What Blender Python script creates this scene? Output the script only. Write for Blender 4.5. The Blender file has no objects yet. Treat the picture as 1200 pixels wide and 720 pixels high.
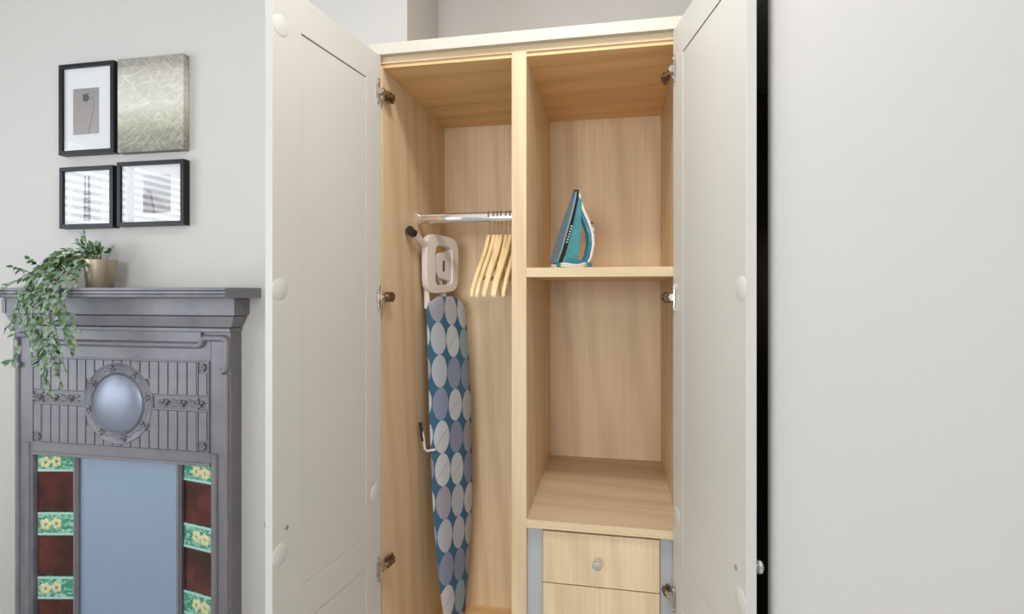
import bpy, bmesh, math, random
from mathutils import Vector, Matrix
random.seed(7)
PI = math.pi
scene = bpy.context.scene
C = scene.collection

# ------------------------------------------------------------------ camera
cd = bpy.data.cameras.new('camera')
cam = bpy.data.objects.new('camera', cd); C.objects.link(cam)
cam.location = (0, 0, 1.3)
cam.rotation_euler = (PI/2, 0, math.atan(117/621))
cd.sensor_width = 36.0
cd.lens = 36.0*621/1200
cd.shift_y = -18/1200
cd.clip_start = 0.02
scene.camera = cam

# ------------------------------------------------------------------ world
w = bpy.data.worlds.new('world'); scene.world = w; w.use_nodes = True
bg = w.node_tree.nodes['Background']
bg.inputs[0].default_value = (0.80, 0.90, 1.0, 1); bg.inputs[1].default_value = 1.5

# ------------------------------------------------------------------ lights
def area(name, loc, rot, sx, sy, power, col):
    l = bpy.data.lights.new(name, 'AREA'); l.shape = 'RECTANGLE'
    l.size = sx; l.size_y = sy; l.energy = power; l.color = col
    o = bpy.data.objects.new(name, l); C.objects.link(o)
    o.location = loc; o.rotation_euler = rot
    return o
# daylight entering through the left window, plus added fill from the rear and right
area('window_daylight', (-3.66, -0.35, 1.4), (0, -PI/2, 0), 1.9, 2.3, 76, (0.84, 0.92, 1.0))
area('rear_fill_light', (-.55, -4.37, 1.55), (PI/2, 0, 0), 2.1, 1.7, 122, (0.94, 0.97, 1.0))  # added fill from behind the camera to brighten the wardrobe interior
area('right_fill_light', (2.36, -1.1, 1.6), (0, PI/2, 0), 1.5, 1.6, 14, (0.95, 0.97, 1.0))  # added fill from the right for the chimney return and left door
area('ceiling_lamp_light', (-.15, 0.75, 2.66), (0, 0, 0), 0.30, 0.30, 17, (1.0, 0.97, 0.93))

scene.view_settings.view_transform = 'Standard'
scene.view_settings.look = 'None'
scene.view_settings.gamma = 1
scene.view_settings.use_curve_mapping = False
scene.view_settings.exposure = 0.0

# ------------------------------------------------------------------ materials
def s2l(c):
    c = c/255
    return c/12.92 if c <= .04045 else ((c+.055)/1.055)**2.4
def rgb(r, g, b): return (s2l(r), s2l(g), s2l(b), 1)
class NT:
    def __init__(self, name):
        self.m = bpy.data.materials.new(name); self.m.use_nodes = True
        self.t = self.m.node_tree; self.p = self.t.nodes['Principled BSDF']
        self.out = self.t.nodes['Material Output']
    def n(self, kind, **kw):
        nd = self.t.nodes.new(kind)
        for k, v in kw.items():
            if k.startswith('i_'):
                key = k[2:]
                nd.inputs[int(key) if key.isdigit() else key].default_value = v
            else: setattr(nd, k, v)
        return nd
    def l(self, a, b): self.t.links.new(a, b)
    def math(self, op, a, b=None, c=None):
        nd = self.n('ShaderNodeMath', operation=op)
        for i, v in enumerate((a, b, c)):
            if v is None: continue
            if isinstance(v, (int, float)): nd.inputs[i].default_value = v
            else: self.l(v, nd.inputs[i])
        return nd.outputs[0]
    def mix(self, f, a, b):
        nd = self.n('ShaderNodeMix', data_type='RGBA')
        for s, v in ((nd.inputs[0], f), (nd.inputs[6], a), (nd.inputs[7], b)):
            if isinstance(v, (int, float, tuple)): s.default_value = v
            else: self.l(v, s)
        return nd.outputs[2]
    def coords(self, kind='Object', scale=(1, 1, 1), rnd=True):
        tc = self.n('ShaderNodeTexCoord'); mp = self.n('ShaderNodeMapping')
        mp.inputs['Scale'].default_value = scale
        v = tc.outputs[kind]
        if rnd:
            oi = self.n('ShaderNodeObjectInfo'); ad = self.n('ShaderNodeVectorMath', operation='ADD')
            mm = self.math('MULTIPLY', oi.outputs['Random'], 7.3)
            self.l(v, ad.inputs[0]); self.l(mm, ad.inputs[1]); v = ad.outputs[0]
        self.l(v, mp.inputs[0]); return mp.outputs[0]
    def noise(self, vec, scale=5, detail=3, rough=.5, dist=0):
        nd = self.n('ShaderNodeTexNoise'); nd.inputs['Scale'].default_value = scale
        nd.inputs['Detail'].default_value = detail; nd.inputs['Roughness'].default_value = rough
        nd.inputs['Distortion'].default_value = dist
        self.l(vec, nd.inputs['Vector']); return nd.outputs[0]
    def ramp(self, f, stops):
        r = self.n('ShaderNodeValToRGB'); e = r.color_ramp.elements
        while len(e) < len(stops): e.new(.5)
        for q, (pos, col) in zip(e, stops): q.position = pos; q.color = col
        self.l(f, r.inputs[0]); return r.outputs[0]
    def bump(self, h, strength=.2, dist=.001):
        b = self.n('ShaderNodeBump'); b.inputs['Strength'].default_value = strength
        b.inputs['Distance'].default_value = dist
        self.l(h, b.inputs['Height']); self.l(b.outputs[0], self.p.inputs['Normal'])
def plain(name, col, rough=.5, metal=0, spec=.5, var=0.06, vs=6, bump=0, bs=200):
    t = NT(name); p = t.p
    p.inputs['Roughness'].default_value = rough; p.inputs['Metallic'].default_value = metal
    p.inputs['Specular IOR Level'].default_value = spec
    v = t.coords()
    f = t.noise(v, vs, 3)
    a = tuple(max(0, c*(1-var)) for c in col[:3])+(1,); b = tuple(min(1, c*(1+var)) for c in col[:3])+(1,)
    t.l(t.mix(f, a, b), p.inputs['Base Color'])
    if bump: t.bump(t.noise(v, bs, 2), bump, .0006)
    return t.m
def wood(name, axis, base=(232, 206, 170), rough=.5, dark=.80, light=1.05):
    t = NT(name); p = t.p
    sc = [9, 9, 9]; sc[axis] = .55
    v = t.coords(scale=tuple(sc))
    big = t.noise(v, .62, 4, .6, 1.2)
    sc2 = [90, 90, 90]; sc2[axis] = 1.6
    v2 = t.coords(scale=tuple(sc2))
    fine = t.noise(v2, 1.3, 4, .65, .2)
    v3 = t.coords(scale=tuple([2.2 if i != axis else .25 for i in range(3)]))
    cath = t.n('ShaderNodeTexWave', wave_type='BANDS', bands_direction='DIAGONAL')
    cath.inputs['Scale'].default_value = 2.4; cath.inputs['Distortion'].default_value = 5
    cath.inputs['Detail'].default_value = 2; t.l(v3, cath.inputs['Vector'])
    b = rgb(*base)
    dk = tuple(c*k for c, k in zip(b[:3], (dark*.95, dark*.90, dark*.82)))+(1,)
    lt = tuple(c*light for c in b[:3])+(1,)
    c1 = t.ramp(big, [(.3, dk), (.7, lt)])
    c2 = t.ramp(fine, [(.36, tuple(c*q for c, q in zip(b[:3], (.72, .66, .58)))+(1,)), (.58, b)])
    cc = t.mix(.42, c1, c2)
    wv = t.ramp(cath.outputs['Fac'], [(.0, tuple(c*q for c, q in zip(b[:3], (.80, .75, .68)))+(1,)), (.5, lt)])
    t.l(t.mix(.38, cc, wv), p.inputs['Base Color'])
    p.inputs['Roughness'].default_value = rough
    t.bump(fine, .15, .0004)
    return t.m
M = {}
M['wall'] = plain('painted_wall', rgb(201, 198, 194), .85, var=.015, bump=.12, bs=120)
M['cavity'] = plain('gap_shade_brown', rgb(70, 58, 48), .9, var=.1)  # dark brown puts the shade of the right-hand gap into the colour
M['ceiling'] = plain('ceiling_paint', rgb(238, 236, 232), .9, var=.01)
M['wood_v'] = wood('oak_vertical', 2)
M['wood_h'] = wood('oak_horizontal', 0, (238, 200, 146))
M['wood_counter'] = wood('oak_counter', 0, (220, 198, 165))
M['wood_edge'] = wood('oak_edge', 2, (222, 198, 162), dark=.92)
M['wood_edge_h'] = wood('oak_edge_horizontal', 0, (222, 198, 162), dark=.92)
M['door'] = plain('door_grey_paint', rgb(203, 201, 194), .42, var=.02, vs=3)
M['frame_paint'] = plain('frame_paint', rgb(202, 196, 182), .45, var=.02)
M['cap'] = plain('white_cap', rgb(209, 208, 201), .4, var=.01)
M['filler'] = plain('grey_filler', rgb(178, 180, 180), .5, var=.02)
M['chrome'] = plain('chrome', (.82, .81, .79, 1), .12, 1, var=.02)
M['nickel'] = plain('nickel', (.62, .58, .53, 1), .25, 1, var=.04)
M['bronze'] = plain('hinge_bronze', (.25, .17, .11, 1), .35, .9, var=.1)
M['black'] = plain('black_plastic', (.014, .014, .015, 1), .35, var=.1)
M['black_frame'] = plain('black_frame_lacquer', (.014, .015, .019, 1), .35, spec=.25, var=.1)
M['white_plastic'] = plain('white_plastic', rgb(232, 224, 216), .35, var=.01)
M['grey_plastic'] = plain('grey_plastic', rgb(190, 186, 180), .4, var=.02)
M['paper'] = plain('mount_board', rgb(222, 222, 224), .8, var=.01)
M['hanger'] = wood('hanger_beech', 1, (246, 220, 170), .38, dark=.9)
M['floor'] = plain('grey_carpet', rgb(176, 174, 172), .95, var=.08, vs=40, bump=.4, bs=300)
M['soil'] = plain('moss', (.03, .035, .015, 1), .9, var=.5, vs=60)
M['pot'] = plain('brass_pot', (.46, .39, .28, 1), .38, .8, var=.06, bump=.2, bs=90)
M['teal'] = plain('teal_plastic', (.025, .20, .27, 1), .22, var=.1)
M['teal_light'] = plain('teal_translucent', (.08, .36, .44, 1), .15, var=.25, vs=30)
M['sole'] = plain('soleplate_blue_steel', (.16, .32, .44, 1), .35, .1, var=.06)
M['cord'] = plain('pale_cord', rgb(222, 216, 210), .6, var=.03)
M['stem'] = plain('vine_stem', (.12, .17, .06, 1), .6, var=.2)
def leafmat(name, a, b):
    t = NT(name); v = t.coords(scale=(60, 60, 60))
    f = t.noise(v, 1, 2)
    t.l(t.mix(f, a, b), t.p.inputs['Base Color']); t.p.inputs['Roughness'].default_value = .42
    return t.m
M['leaf0'] = leafmat('leaf_deep_green', (.035, .10, .025, 1), (.07, .17, .05, 1))
M['leaf1'] = leafmat('leaf_grey_green', (.15, .25, .16, 1), (.34, .43, .34, 1))
M['leaf2'] = leafmat('leaf_yellow_green', (.13, .22, .06, 1), (.22, .30, .12, 1))
def iron_mat():
    t = NT('painted_cast_iron'); p = t.p
    v = t.coords(rnd=False)
    f = t.noise(v, 7, 5, .6)
    c = t.ramp(f, [(.3, rgb(108, 110, 122)), (.55, rgb(126, 126, 136)), (.75, rgb(138, 133, 136))])
    g = t.n('ShaderNodeNewGeometry')
    e = t.ramp(g.outputs['Pointiness'], [(.52, (0, 0, 0, 1)), (.62, (1, 1, 1, 1))])
    t.l(t.mix(t.math('MULTIPLY', e, .35), c, rgb(150, 138, 128)), p.inputs['Base Color'])
    p.inputs['Roughness'].default_value = .45; p.inputs['Metallic'].default_value = .15
    t.bump(t.noise(v, 140, 3), .12, .0008)
    return t.m
M['iron'] = iron_mat()
M['iron_dome'] = plain('polished_iron_boss', rgb(140, 146, 162), .34, .35, var=.08, vs=12)
M['iron_panel'] = plain('blue_grey_metal_panel', rgb(150, 169, 190), .42, .15, var=.05, vs=3)
def tile_red():
    t = NT('burgundy_glaze'); v = t.coords()
    f = t.noise(v, 9, 1)
    t.l(t.ramp(f, [(.3, (.030, .006, .005, 1)), (.75, (.12, .022, .014, 1))]), t.p.inputs['Base Color'])
    t.p.inputs['Roughness'].default_value = .10; t.p.inputs['Coat Weight'].default_value = .5
    return t.m
def tile_green():
    t = NT('green_glaze'); v = t.coords(scale=(1, 1, 1))
    f = t.noise(v, 38, 3, .5, 1.5)
    t.l(t.ramp(f, [(.38, (.06, .28, .18, 1)), (.5, (.17, .45, .33, 1)), (.62, (.42, .66, .56, 1))]), t.p.inputs['Base Color'])
    t.p.inputs['Roughness'].default_value = .15; t.bump(f, .6, .003)
    return t.m
M['tile_red'] = tile_red(); M['tile_green'] = tile_green()
M['tile_edge'] = plain('aqua_glaze', (.42, .70, .62, 1), .15, var=.08, vs=30)
M['flower'] = plain('cream_glaze', (.72, .68, .38, 1), .2, var=.15, vs=60)
M['tile_leaf'] = plain('leaf_glaze', (.05, .33, .20, 1), .2, var=.3, vs=60)
def glass_mat():
    t = NT('picture_glass'); t.t.nodes.remove(t.p)
    tr = t.n('ShaderNodeBsdfTransparent'); gl = t.n('ShaderNodeBsdfGlossy'); gl.inputs['Roughness'].default_value = .01
    fr = t.n('ShaderNodeFresnel'); fr.inputs[0].default_value = 1.5
    mx = t.n('ShaderNodeMixShader')
    ge = t.n('ShaderNodeNewGeometry')
    f = t.math('MULTIPLY', t.math('MULTIPLY', fr.outputs[0], 1.3), t.math('SUBTRACT', 1.0, ge.outputs['Backfacing']))
    t.l(f, mx.inputs[0]); t.l(tr.outputs[0], mx.inputs[1]); t.l(gl.outputs[0], mx.inputs[2])
    t.l(mx.outputs[0], t.out.inputs[0]); return t.m
M['glass'] = glass_mat()
def cover_mat():
    t = NT('petal_print_cotton'); p = t.p
    uv = t.n('ShaderNodeUVMap'); uv.uv_map = 'UVMap'
    sx = t.n('ShaderNodeSeparateXYZ'); t.l(uv.outputs[0], sx.inputs[0])
    u = t.math('DIVIDE', sx.outputs[0], .080)
    col = t.math('FLOOR', u)
    v = t.math('DIVIDE', sx.outputs[1], .119)
    v = t.math('ADD', v, t.math('MULTIPLY', col, .13))
    row = t.math('FLOOR', v)
    fu = t.math('SUBTRACT', t.math('FRACT', u), .5); fv = t.math('SUBTRACT', t.math('FRACT', v), .5)
    d = t.math('SQRT', t.math('ADD', t.math('MULTIPLY', fu, fu), t.math('MULTIPLY', fv, fv)))
    # pointed ovals: the sum of a circle and a little of |fu|
    mask = t.math('LESS_THAN', t.math('ADD', d, t.math('MULTIPLY', t.math('ABSOLUTE', fu), .03)), .50)
    cb = t.n('ShaderNodeCombineXYZ'); t.l(col, cb.inputs[0]); t.l(row, cb.inputs[1])
    wn = t.n('ShaderNodeTexWhiteNoise', noise_dimensions='2D'); t.l(cb.outputs[0], wn.inputs['Vector'])
    r = t.ramp(wn.outputs['Value'], [(0, rgb(198, 202, 208)), (.3, rgb(182, 188, 196)), (.45, rgb(138, 148, 174)),
                                     (.62, rgb(146, 172, 184)), (.75, rgb(192, 192, 196)), (.9, rgb(170, 164, 178))])
    r_node = r.node; r_node.color_ramp.interpolation = 'CONSTANT'
    # printed hatching and diagonal leaf vein
    wv = t.math('SINE', t.math('MULTIPLY', sx.outputs[1], 1500)); hat = t.math('GREATER_THAN', wv, .55)
    sel = t.math('GREATER_THAN', wn.outputs['Value'], .72)
    hat = t.math('MULTIPLY', t.math('MULTIPLY', hat, sel), .45)
    r = t.mix(hat, r, rgb(120, 140, 160))
    dg = t.math('ABSOLUTE', t.math('SUBTRACT', fv, t.math('MULTIPLY', fu, .55)))
    ln = t.math('MULTIPLY', t.math('LESS_THAN', dg, .012), t.math('LESS_THAN', wn.outputs['Value'], .30))
    r = t.mix(t.math('MULTIPLY', ln, .6), r, rgb(100, 110, 128))
    base = t.mix(t.noise(uv.outputs[0], 9, 2), rgb(52, 96, 124), rgb(64, 112, 140))
    t.l(t.mix(mask, base, r), p.inputs['Base Color'])
    p.inputs['Roughness'].default_value = .8
    t.bump(t.noise(uv.outputs[0], 30, 2), .3, .003)
    return t.m
M['cover'] = cover_mat()
def grass_print():
    t = NT('grass_canvas_print'); p = t.p
    tc = t.n('ShaderNodeTexCoord'); g = tc.outputs['Generated']
    sp = t.n('ShaderNodeSeparateXYZ'); t.l(g, sp.inputs[0]); z = sp.outputs[2]
    def blades(rot, sc, seed):
        mp = t.n('ShaderNodeMapping'); mp.vector_type = 'TEXTURE'; mp.inputs['Rotation'].default_value = (0, rot, 0)
        mp.inputs['Scale'].default_value = (1/sc, 1, 6/sc); mp.inputs['Location'].default_value = (seed, 0, seed)
        t.l(g, mp.inputs[0]); return t.noise(mp.outputs[0], 1, 4, .6, 1.2)
    b1 = blades(.9, 30, 1.2); b2 = blades(-.9, 26, 4.7); b3 = blades(1.4, 18, 9.1)
    bl = t.math('MAXIMUM', t.math('MAXIMUM', b1, b2), b3)
    br = t.ramp(bl, [(.5, rgb(122, 120, 108)), (.6, rgb(182, 178, 164)), (.72, rgb(236, 234, 224))])
    gr = t.ramp(z, [(0, rgb(122, 120, 110)), (.18, rgb(146, 144, 128)), (.33, rgb(196, 197, 172)), (.5, rgb(232, 230, 222)), (.8, rgb(214, 209, 202)), (.93, rgb(150, 145, 139))])
    t.l(t.mix(.66, br, gr), p.inputs['Base Color']); p.inputs['Roughness'].default_value = .7
    return t.m
M['grass_print'] = grass_print()
def photo(name, a, b, stops=(.0, 1)):
    t = NT(name); tc = t.n('ShaderNodeTexCoord')
    sp = t.n('ShaderNodeSeparateXYZ'); t.l(tc.outputs['Generated'], sp.inputs[0])
    r = t.ramp(sp.outputs[2], [(0, a), (1, b)])
    n = t.noise(tc.outputs['Generated'], 9, 4)
    t.l(t.mix(t.math('MULTIPLY', n, .4), r, tuple(c*.55 for c in a[:3])+(1,)), t.p.inputs['Base Color'])
    t.p.inputs['Roughness'].default_value = .5
    return t.m
M['photo1'] = photo('pod_photo_print', rgb(168, 162, 158), rgb(150, 145, 142))
M['photo3'] = photo('tree_photo_print', rgb(196, 200, 208), rgb(224, 228, 236))
M['photo4'] = photo('jetty_photo_print', rgb(150, 142, 140), rgb(200, 204, 210))
M['ink'] = plain('dark_print_ink', rgb(84, 80, 80), .6, var=.15, vs=30)
M['ink_mid'] = plain('mid_print_ink', rgb(128, 122, 120), .6, var=.15, vs=30)

# ------------------------------------------------------------------ mesh helpers
class MB:
    def __init__(s): s.v = []; s.f = []
    def box(s, x0, x1, y0, y1, z0, z1):
        n = len(s.v)
        s.v += [(x, y, z) for x in (x0, x1) for y in (y0, y1) for z in (z0, z1)]
        s.f += [tuple(n+i for i in q) for q in ((0, 1, 3, 2), (4, 6, 7, 5), (0, 4, 5, 1), (2, 3, 7, 6), (0, 2, 6, 4), (1, 5, 7, 3))]
        return s
    def tube(s, pts, r, n=10, cap=True, rs=None, flat=None):
        pts = [Vector(p) for p in pts]; base = len(s.v)
        up = None
        for i, p in enumerate(pts):
            d = (pts[min(i+1, len(pts)-1)]-pts[max(i-1, 0)]).normalized()
            if up is None:
                up = Vector((0, 0, 1)) if abs(d.z) < .9 else Vector((1, 0, 0))
            a = (up-d*up.dot(d)).normalized(); b = d.cross(a); up = a
            rr = rs[i] if rs else r
            for k in range(n):
                t = 2*PI*k/n
                s.v.append(tuple(p+a*math.cos(t)*rr*(flat or 1)+b*math.sin(t)*rr))
        for i in range(len(pts)-1):
            for k in range(n):
                k2 = (k+1) % n
                s.f.append((base+i*n+k, base+i*n+k2, base+(i+1)*n+k2, base+(i+1)*n+k))
        if cap:
            s.f.append(tuple(base+k for k in reversed(range(n))))
            s.f.append(tuple(base+(len(pts)-1)*n+k for k in range(n)))
        return s
    def lathe(s, prof, origin=(0, 0, 0), axis='z', n=24, closed=True):
        base = len(s.v); o = Vector(origin)
        for r, h in prof:
            for k in range(n):
                t = 2*PI*k/n; a, b = r*math.cos(t), r*math.sin(t)
                q = {'z': (a, b, h), 'y': (a, h, -b), 'x': (h, a, b)}[axis]
                s.v.append(tuple(o+Vector(q)))
        for i in range(len(prof)-1):
            for k in range(n):
                k2 = (k+1) % n
                s.f.append((base+i*n+k, base+i*n+k2, base+(i+1)*n+k2, base+(i+1)*n+k))
        if closed:
            s.f.append(tuple(base+k for k in reversed(range(n))))
            s.f.append(tuple(base+(len(prof)-1)*n+k for k in range(n)))
        return s
    def prism(s, poly, a0, a1, axis='x'):
        """extrude a 2-D polygon along an axis; poly coords are the other two axes in xyz order"""
        base = len(s.v); n = len(poly)
        for h in (a0, a1):
            for p, q in poly:
                s.v.append({'x': (h, p, q), 'y': (p, h, q), 'z': (p, q, h)}[axis])
        s.f.append(tuple(base+i for i in range(n))); s.f.append(tuple(base+n+i for i in reversed(range(n))))
        for i in range(n):
            j = (i+1) % n; s.f.append((base+i, base+n+i, base+n+j, base+j))
        return s
    def ball(s, c, rx, ry, rz, n=10, m=6):
        base = len(s.v)
        for i in range(m+1):
            ph = PI*i/m
            rr = max(math.sin(ph), .02)
            for k in range(n):
                t = 2*PI*k/n
                s.v.append((c[0]+rx*rr*math.cos(t), c[1]+ry*rr*math.sin(t), c[2]-rz*math.cos(ph)))
        for i in range(m):
            for k in range(n):
                k2 = (k+1) % n
                s.f.append((base+i*n+k, base+i*n+k2, base+(i+1)*n+k2, base+(i+1)*n+k))
        s.f.append(tuple(base+k for k in reversed(range(n)))); s.f.append(tuple(base+m*n+k for k in range(n)))
        return s
W = {}
def link(o, parent, off):
    C.objects.link(o)
    if parent is not None:
        o.parent = parent; o.location = off-W[parent.name]
    else: o.location = off
    W[o.name] = off
def build(name, mb, mat, parent=None, bevel=0, smooth=False, at=None, sub=0, seg=2):
    vs = [Vector(v) for v in mb.v]
    if at is None:
        lo = Vector([min(v[i] for v in vs) for i in range(3)]); hi = Vector([max(v[i] for v in vs) for i in range(3)])
        at = (lo+hi)/2
        if parent is None: at.z = lo.z
    at = Vector(at)
    me = bpy.data.meshes.new(name)
    me.from_pydata([tuple(v-at) for v in vs], [], mb.f)
    bm = bmesh.new(); bm.from_mesh(me); bmesh.ops.recalc_face_normals(bm, faces=bm.faces); bm.to_mesh(me); bm.free()
    me.materials.append(mat)
    if smooth or bevel:
        for p in me.polygons: p.use_smooth = True
        me.set_sharp_from_angle(angle=math.radians(42 if smooth else 25))
    o = bpy.data.objects.new(name, me)
    link(o, parent, at)
    if sub:
        m = o.modifiers.new('sub', 'SUBSURF'); m.levels = sub; m.render_levels = sub
    if bevel:
        m = o.modifiers.new('bevel', 'BEVEL'); m.width = bevel; m.segments = seg; m.limit_method = 'ANGLE'
        m.harden_normals = True
    return o
def box(name, mat, parent, x0, x1, y0, y1, z0, z1, bevel=0):
    return build(name, MB().box(x0, x1, y0, y1, z0, z1), mat, parent, bevel)
def tag(o, label=None, cat=None, group=None, kind=None):
    if label: o['label'] = label
    if cat: o['category'] = cat
    if group: o['group'] = group
    if kind: o['kind'] = kind
    return o
def thing(name, label, cat, loc, group=None, rotz=None, parent=None):
    o = bpy.data.objects.new(name, None); o.empty_display_size = .05
    link(o, parent, Vector(loc))
    if rotz is not None:
        o.rotation_euler = (0, 0, rotz); W[o.name] = Vector((0, 0, 0))   # children in local coordinates
    return tag(o, label, cat, group)
def pivot(name, parent, loc, rotz):
    o = bpy.data.objects.new(name, None); link(o, parent, Vector(loc)); o.rotation_euler = (0, 0, rotz)
    W[o.name] = Vector((0, 0, 0)); return o
def struct(o): o['kind'] = 'structure'; return o

# ------------------------------------------------------------------ the room
LX, RX, RY, CH = -3.6, 2.3, -4.3, 2.72
FZ = -.08                                 # floor level (camera height 1.38 above it)
BX, BY, AY = -0.714, 1.78, 2.125         # breast right edge, breast face, alcove back
NX, NY = 0.300, 1.087                    # near wall corner on the right
struct(box('floor', M['floor'], None, LX-.1, RX+.1, RY-.1, 2.3, FZ-.05, FZ))
struct(box('ceiling', M['ceiling'], None, LX-.1, RX+.1, RY-.1, 2.3, CH, CH+.05))
struct(build('wall_chimney_breast', MB().box(LX, BX, BY, 2.3, FZ, CH), M['wall'], bevel=.003))
struct(box('wall_back', M['wall'], None, BX, NX, AY, 2.3, FZ, CH))
struct(build('wall_right', MB().box(NX, RX+.1, NY, NY+.035, FZ, CH), M['wall'], bevel=.012, seg=6))
struct(box('wall_over_cavity', M['wall'], None, NX, RX+.1, NY+.035, 2.3, 2.045, CH))
struct(box('wall_added_cavity_side', M['cavity'], None, .62, RX+.1, NY+.035, 2.3, FZ, 2.045))  # cavity added behind the thin wall so the gap beside the door stays dark
struct(box('wall_added_cavity_back', M['cavity'], None, NX, .62, AY, 2.3, FZ, 2.045))  # rear face of the same added dark cavity
struct(box('trim_added_blocker', M['frame_paint'], None, .204, NX, 1.50, AY, 2.0, 2.04))  # added cover over the slot, blocks light falling into the gap
struct(build('wall_far_right', MB().box(RX, RX+.1, RY-.1, -1.9, FZ, CH).box(RX, RX+.1, -.3, NY, FZ, CH).box(RX, RX+.1, -1.9, -.3, FZ, .85).box(RX, RX+.1, -1.9, -.3, 2.35, CH), M['wall']))
WY0, WY1, WZ0, WZ1 = -1.5, .80, .45, 2.35
wl = MB().box(LX-.1, LX, RY-.1, WY0, FZ, CH).box(LX-.1, LX, WY1, 2.3, FZ, CH).box(LX-.1, LX, WY0, WY1, FZ, WZ0).box(LX-.1, LX, WY0, WY1, WZ1, CH)
struct(build('wall_left', wl, M['wall']))
wr = MB().box(LX, -1.6, RY-.1, RY, FZ, CH).box(.5, RX, RY-.1, RY, FZ, CH).box(-1.6, .5, RY-.1, RY, FZ, .7).box(-1.6, .5, RY-.1, RY, 2.4, CH)
struct(build('wall_rear', wr, M['wall']))
def window(name, mk):
    o = struct(build(name, mk, M['white_plastic'], bevel=.002)); return o
wf = MB()
for y in (WY0, -.76, .01, WY1-.05): wf.box(LX-.09, LX-.04, y, y+.05, WZ0, WZ1)
for z in (WZ0, 1.58, WZ1-.05): wf.box(LX-.085, LX-.045, WY0, WY1, z, z+.05)
window('window_1', wf)
wf = MB()
for x in (-1.6, -.575, .45): wf.box(x, x+.05, RY-.05, RY-.01, .7, 2.4)
for z in (.7, 1.52, 2.35): wf.box(-1.6, .5, RY-.048, RY-.012, z, z+.05)
window('window_added_rear', wf)  # unseen window, made up to go with the rear fill light
wf = MB()
for y in (-1.9, -1.125, -.35): wf.box(RX+.01, RX+.05, y, y+.05, .85, 2.35)
for z in (.85, 1.58, 2.30): wf.box(RX+.012, RX+.048, -1.9, -.3, z, z+.05)
window('window_added_right', wf)  # unseen window, added along with the fill light on the right
bl = thing('venetian_blind', 'white slatted blind over the window in the left wall, seen reflected in picture glass', 'blind', (LX-.02, -.35, WZ0))
box('headrail', M['white_plastic'], bl, LX-.035, LX+.005, WY0+.01, WY1-.01, WZ1-.04, WZ1)
sm = None
for k in range(33):
    z = WZ0+.03+k*.056
    if sm is None:
        sm = build('slat', MB().prism([(LX-.035, z-.009), (LX+.01, z+.008), (LX+.01, z+.0095), (LX-.035, z-.0075)], WY0+.015, WY1-.015, 'y'), M['white_plastic'], bl)
    else:
        c = sm.copy(); C.objects.link(c); c.location.z += .056*k          # the slats hang evenly

# ------------------------------------------------------------------ wardrobe
wd = thing('wardrobe', 'fitted oak wardrobe with both pale grey doors standing open in the alcove', 'wardrobe', (-.26, 1.8, FZ))
F0 = 1.50; BK = 2.10; TOPZ = 1.975; ST = .03
XL, XR = -.679, .184
D0, D1 = -.283, -.240
tag(box('side_panel', M['wood_v'], wd, XL-.018, XL, F0, BK, FZ, 2.0, .0006), 'left oak side panel')
tag(box('side_panel', M['wood_v'], wd, XR, XR+.018, F0, BK, FZ, 2.0, .0006), 'right oak side panel')
box('back_panel', M['wood_v'], wd, XL, XR, BK, BK+.012, .0, 2.0)
box('top_panel', M['wood_h'], wd, XL, XR, F0+.001, BK, TOPZ+.0, 2.0, .0006)
box('top_edge_strip', M['wood_edge_h'], wd, XL-.018, XR+.018, F0-.004, F0, 1.986, 2.008, .0006)
box('divider', M['wood_v'], wd, D0, D1, F0, BK, .02, TOPZ, .0006)
box('divider_edge', M['wood_edge'], wd, D0, D1, F0-.004, F0, .02, 1.9862, .0006)
box('shelf', M['wood_h'], wd, D1, XR, F0+.001, BK, 1.342, 1.368, .0006)
box('shelf_edge', M['wood_edge_h'], wd, D1, XR, F0-.004, F0+.001, 1.3415, 1.3685, .0008)
box('counter', M['wood_counter'], wd, D1, XR, F0-.002, BK, .628, .650, .0006)
box('counter_edge', M['wood_edge_h'], wd, D1, XR, F0-.010, F0-.002, .6275, .6505, .0008)
box('base_panel', M['wood_h'], wd, XL, D0, F0+.001, BK, .00, .02, .0006)
box('plinth', M['door'], wd, XL-.018, XR+.018, F0+.01, F0+.03, FZ, .02, .0006)
box('filler_strip', M['filler'], wd, D1, -.195, F0+.012, F0+.03, .02, .628, .0006)
box('filler_strip', M['filler'], wd, .131, XR, F0+.012, F0+.03, .02, .628, .0006)
# painted face frame: head and two jambs
fr = build('face_frame', MB().box(-.712, .192, 1.478, 1.50, 2.006, 2.040), M['frame_paint'], wd, .0015)
build('face_frame_stile', MB().box(-.712, -.686, 1.478, 1.50, FZ, 2.006), M['frame_paint'], wd, .0012)
build('face_frame_stile', MB().box(.166, .192, 1.478, 1.50, FZ, 2.006), M['frame_paint'], wd, .0012)
# drawers
for i, (z0, z1) in enumerate(((.4735, .619), (.275, .4705), (.03, .272))):
    dr = box('drawer', M['wood_v'], wd, -.193, .129, F0, F0+.018, z0, z1, .001)
    kb = build('knob', MB().lathe([(.009, F0), (.008, F0-.004), (.006, F0-.012), (.0085, F0-.017), (.0135, F0-.020), (.0145, F0-.026), (.0125, F0-.0295), (.006, F0-.031)], (-.040, 0, (z0+z1)/2), 'y', 24), M['chrome'], dr, smooth=True)
    kb['label'] = 'round brushed metal knob'
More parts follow.
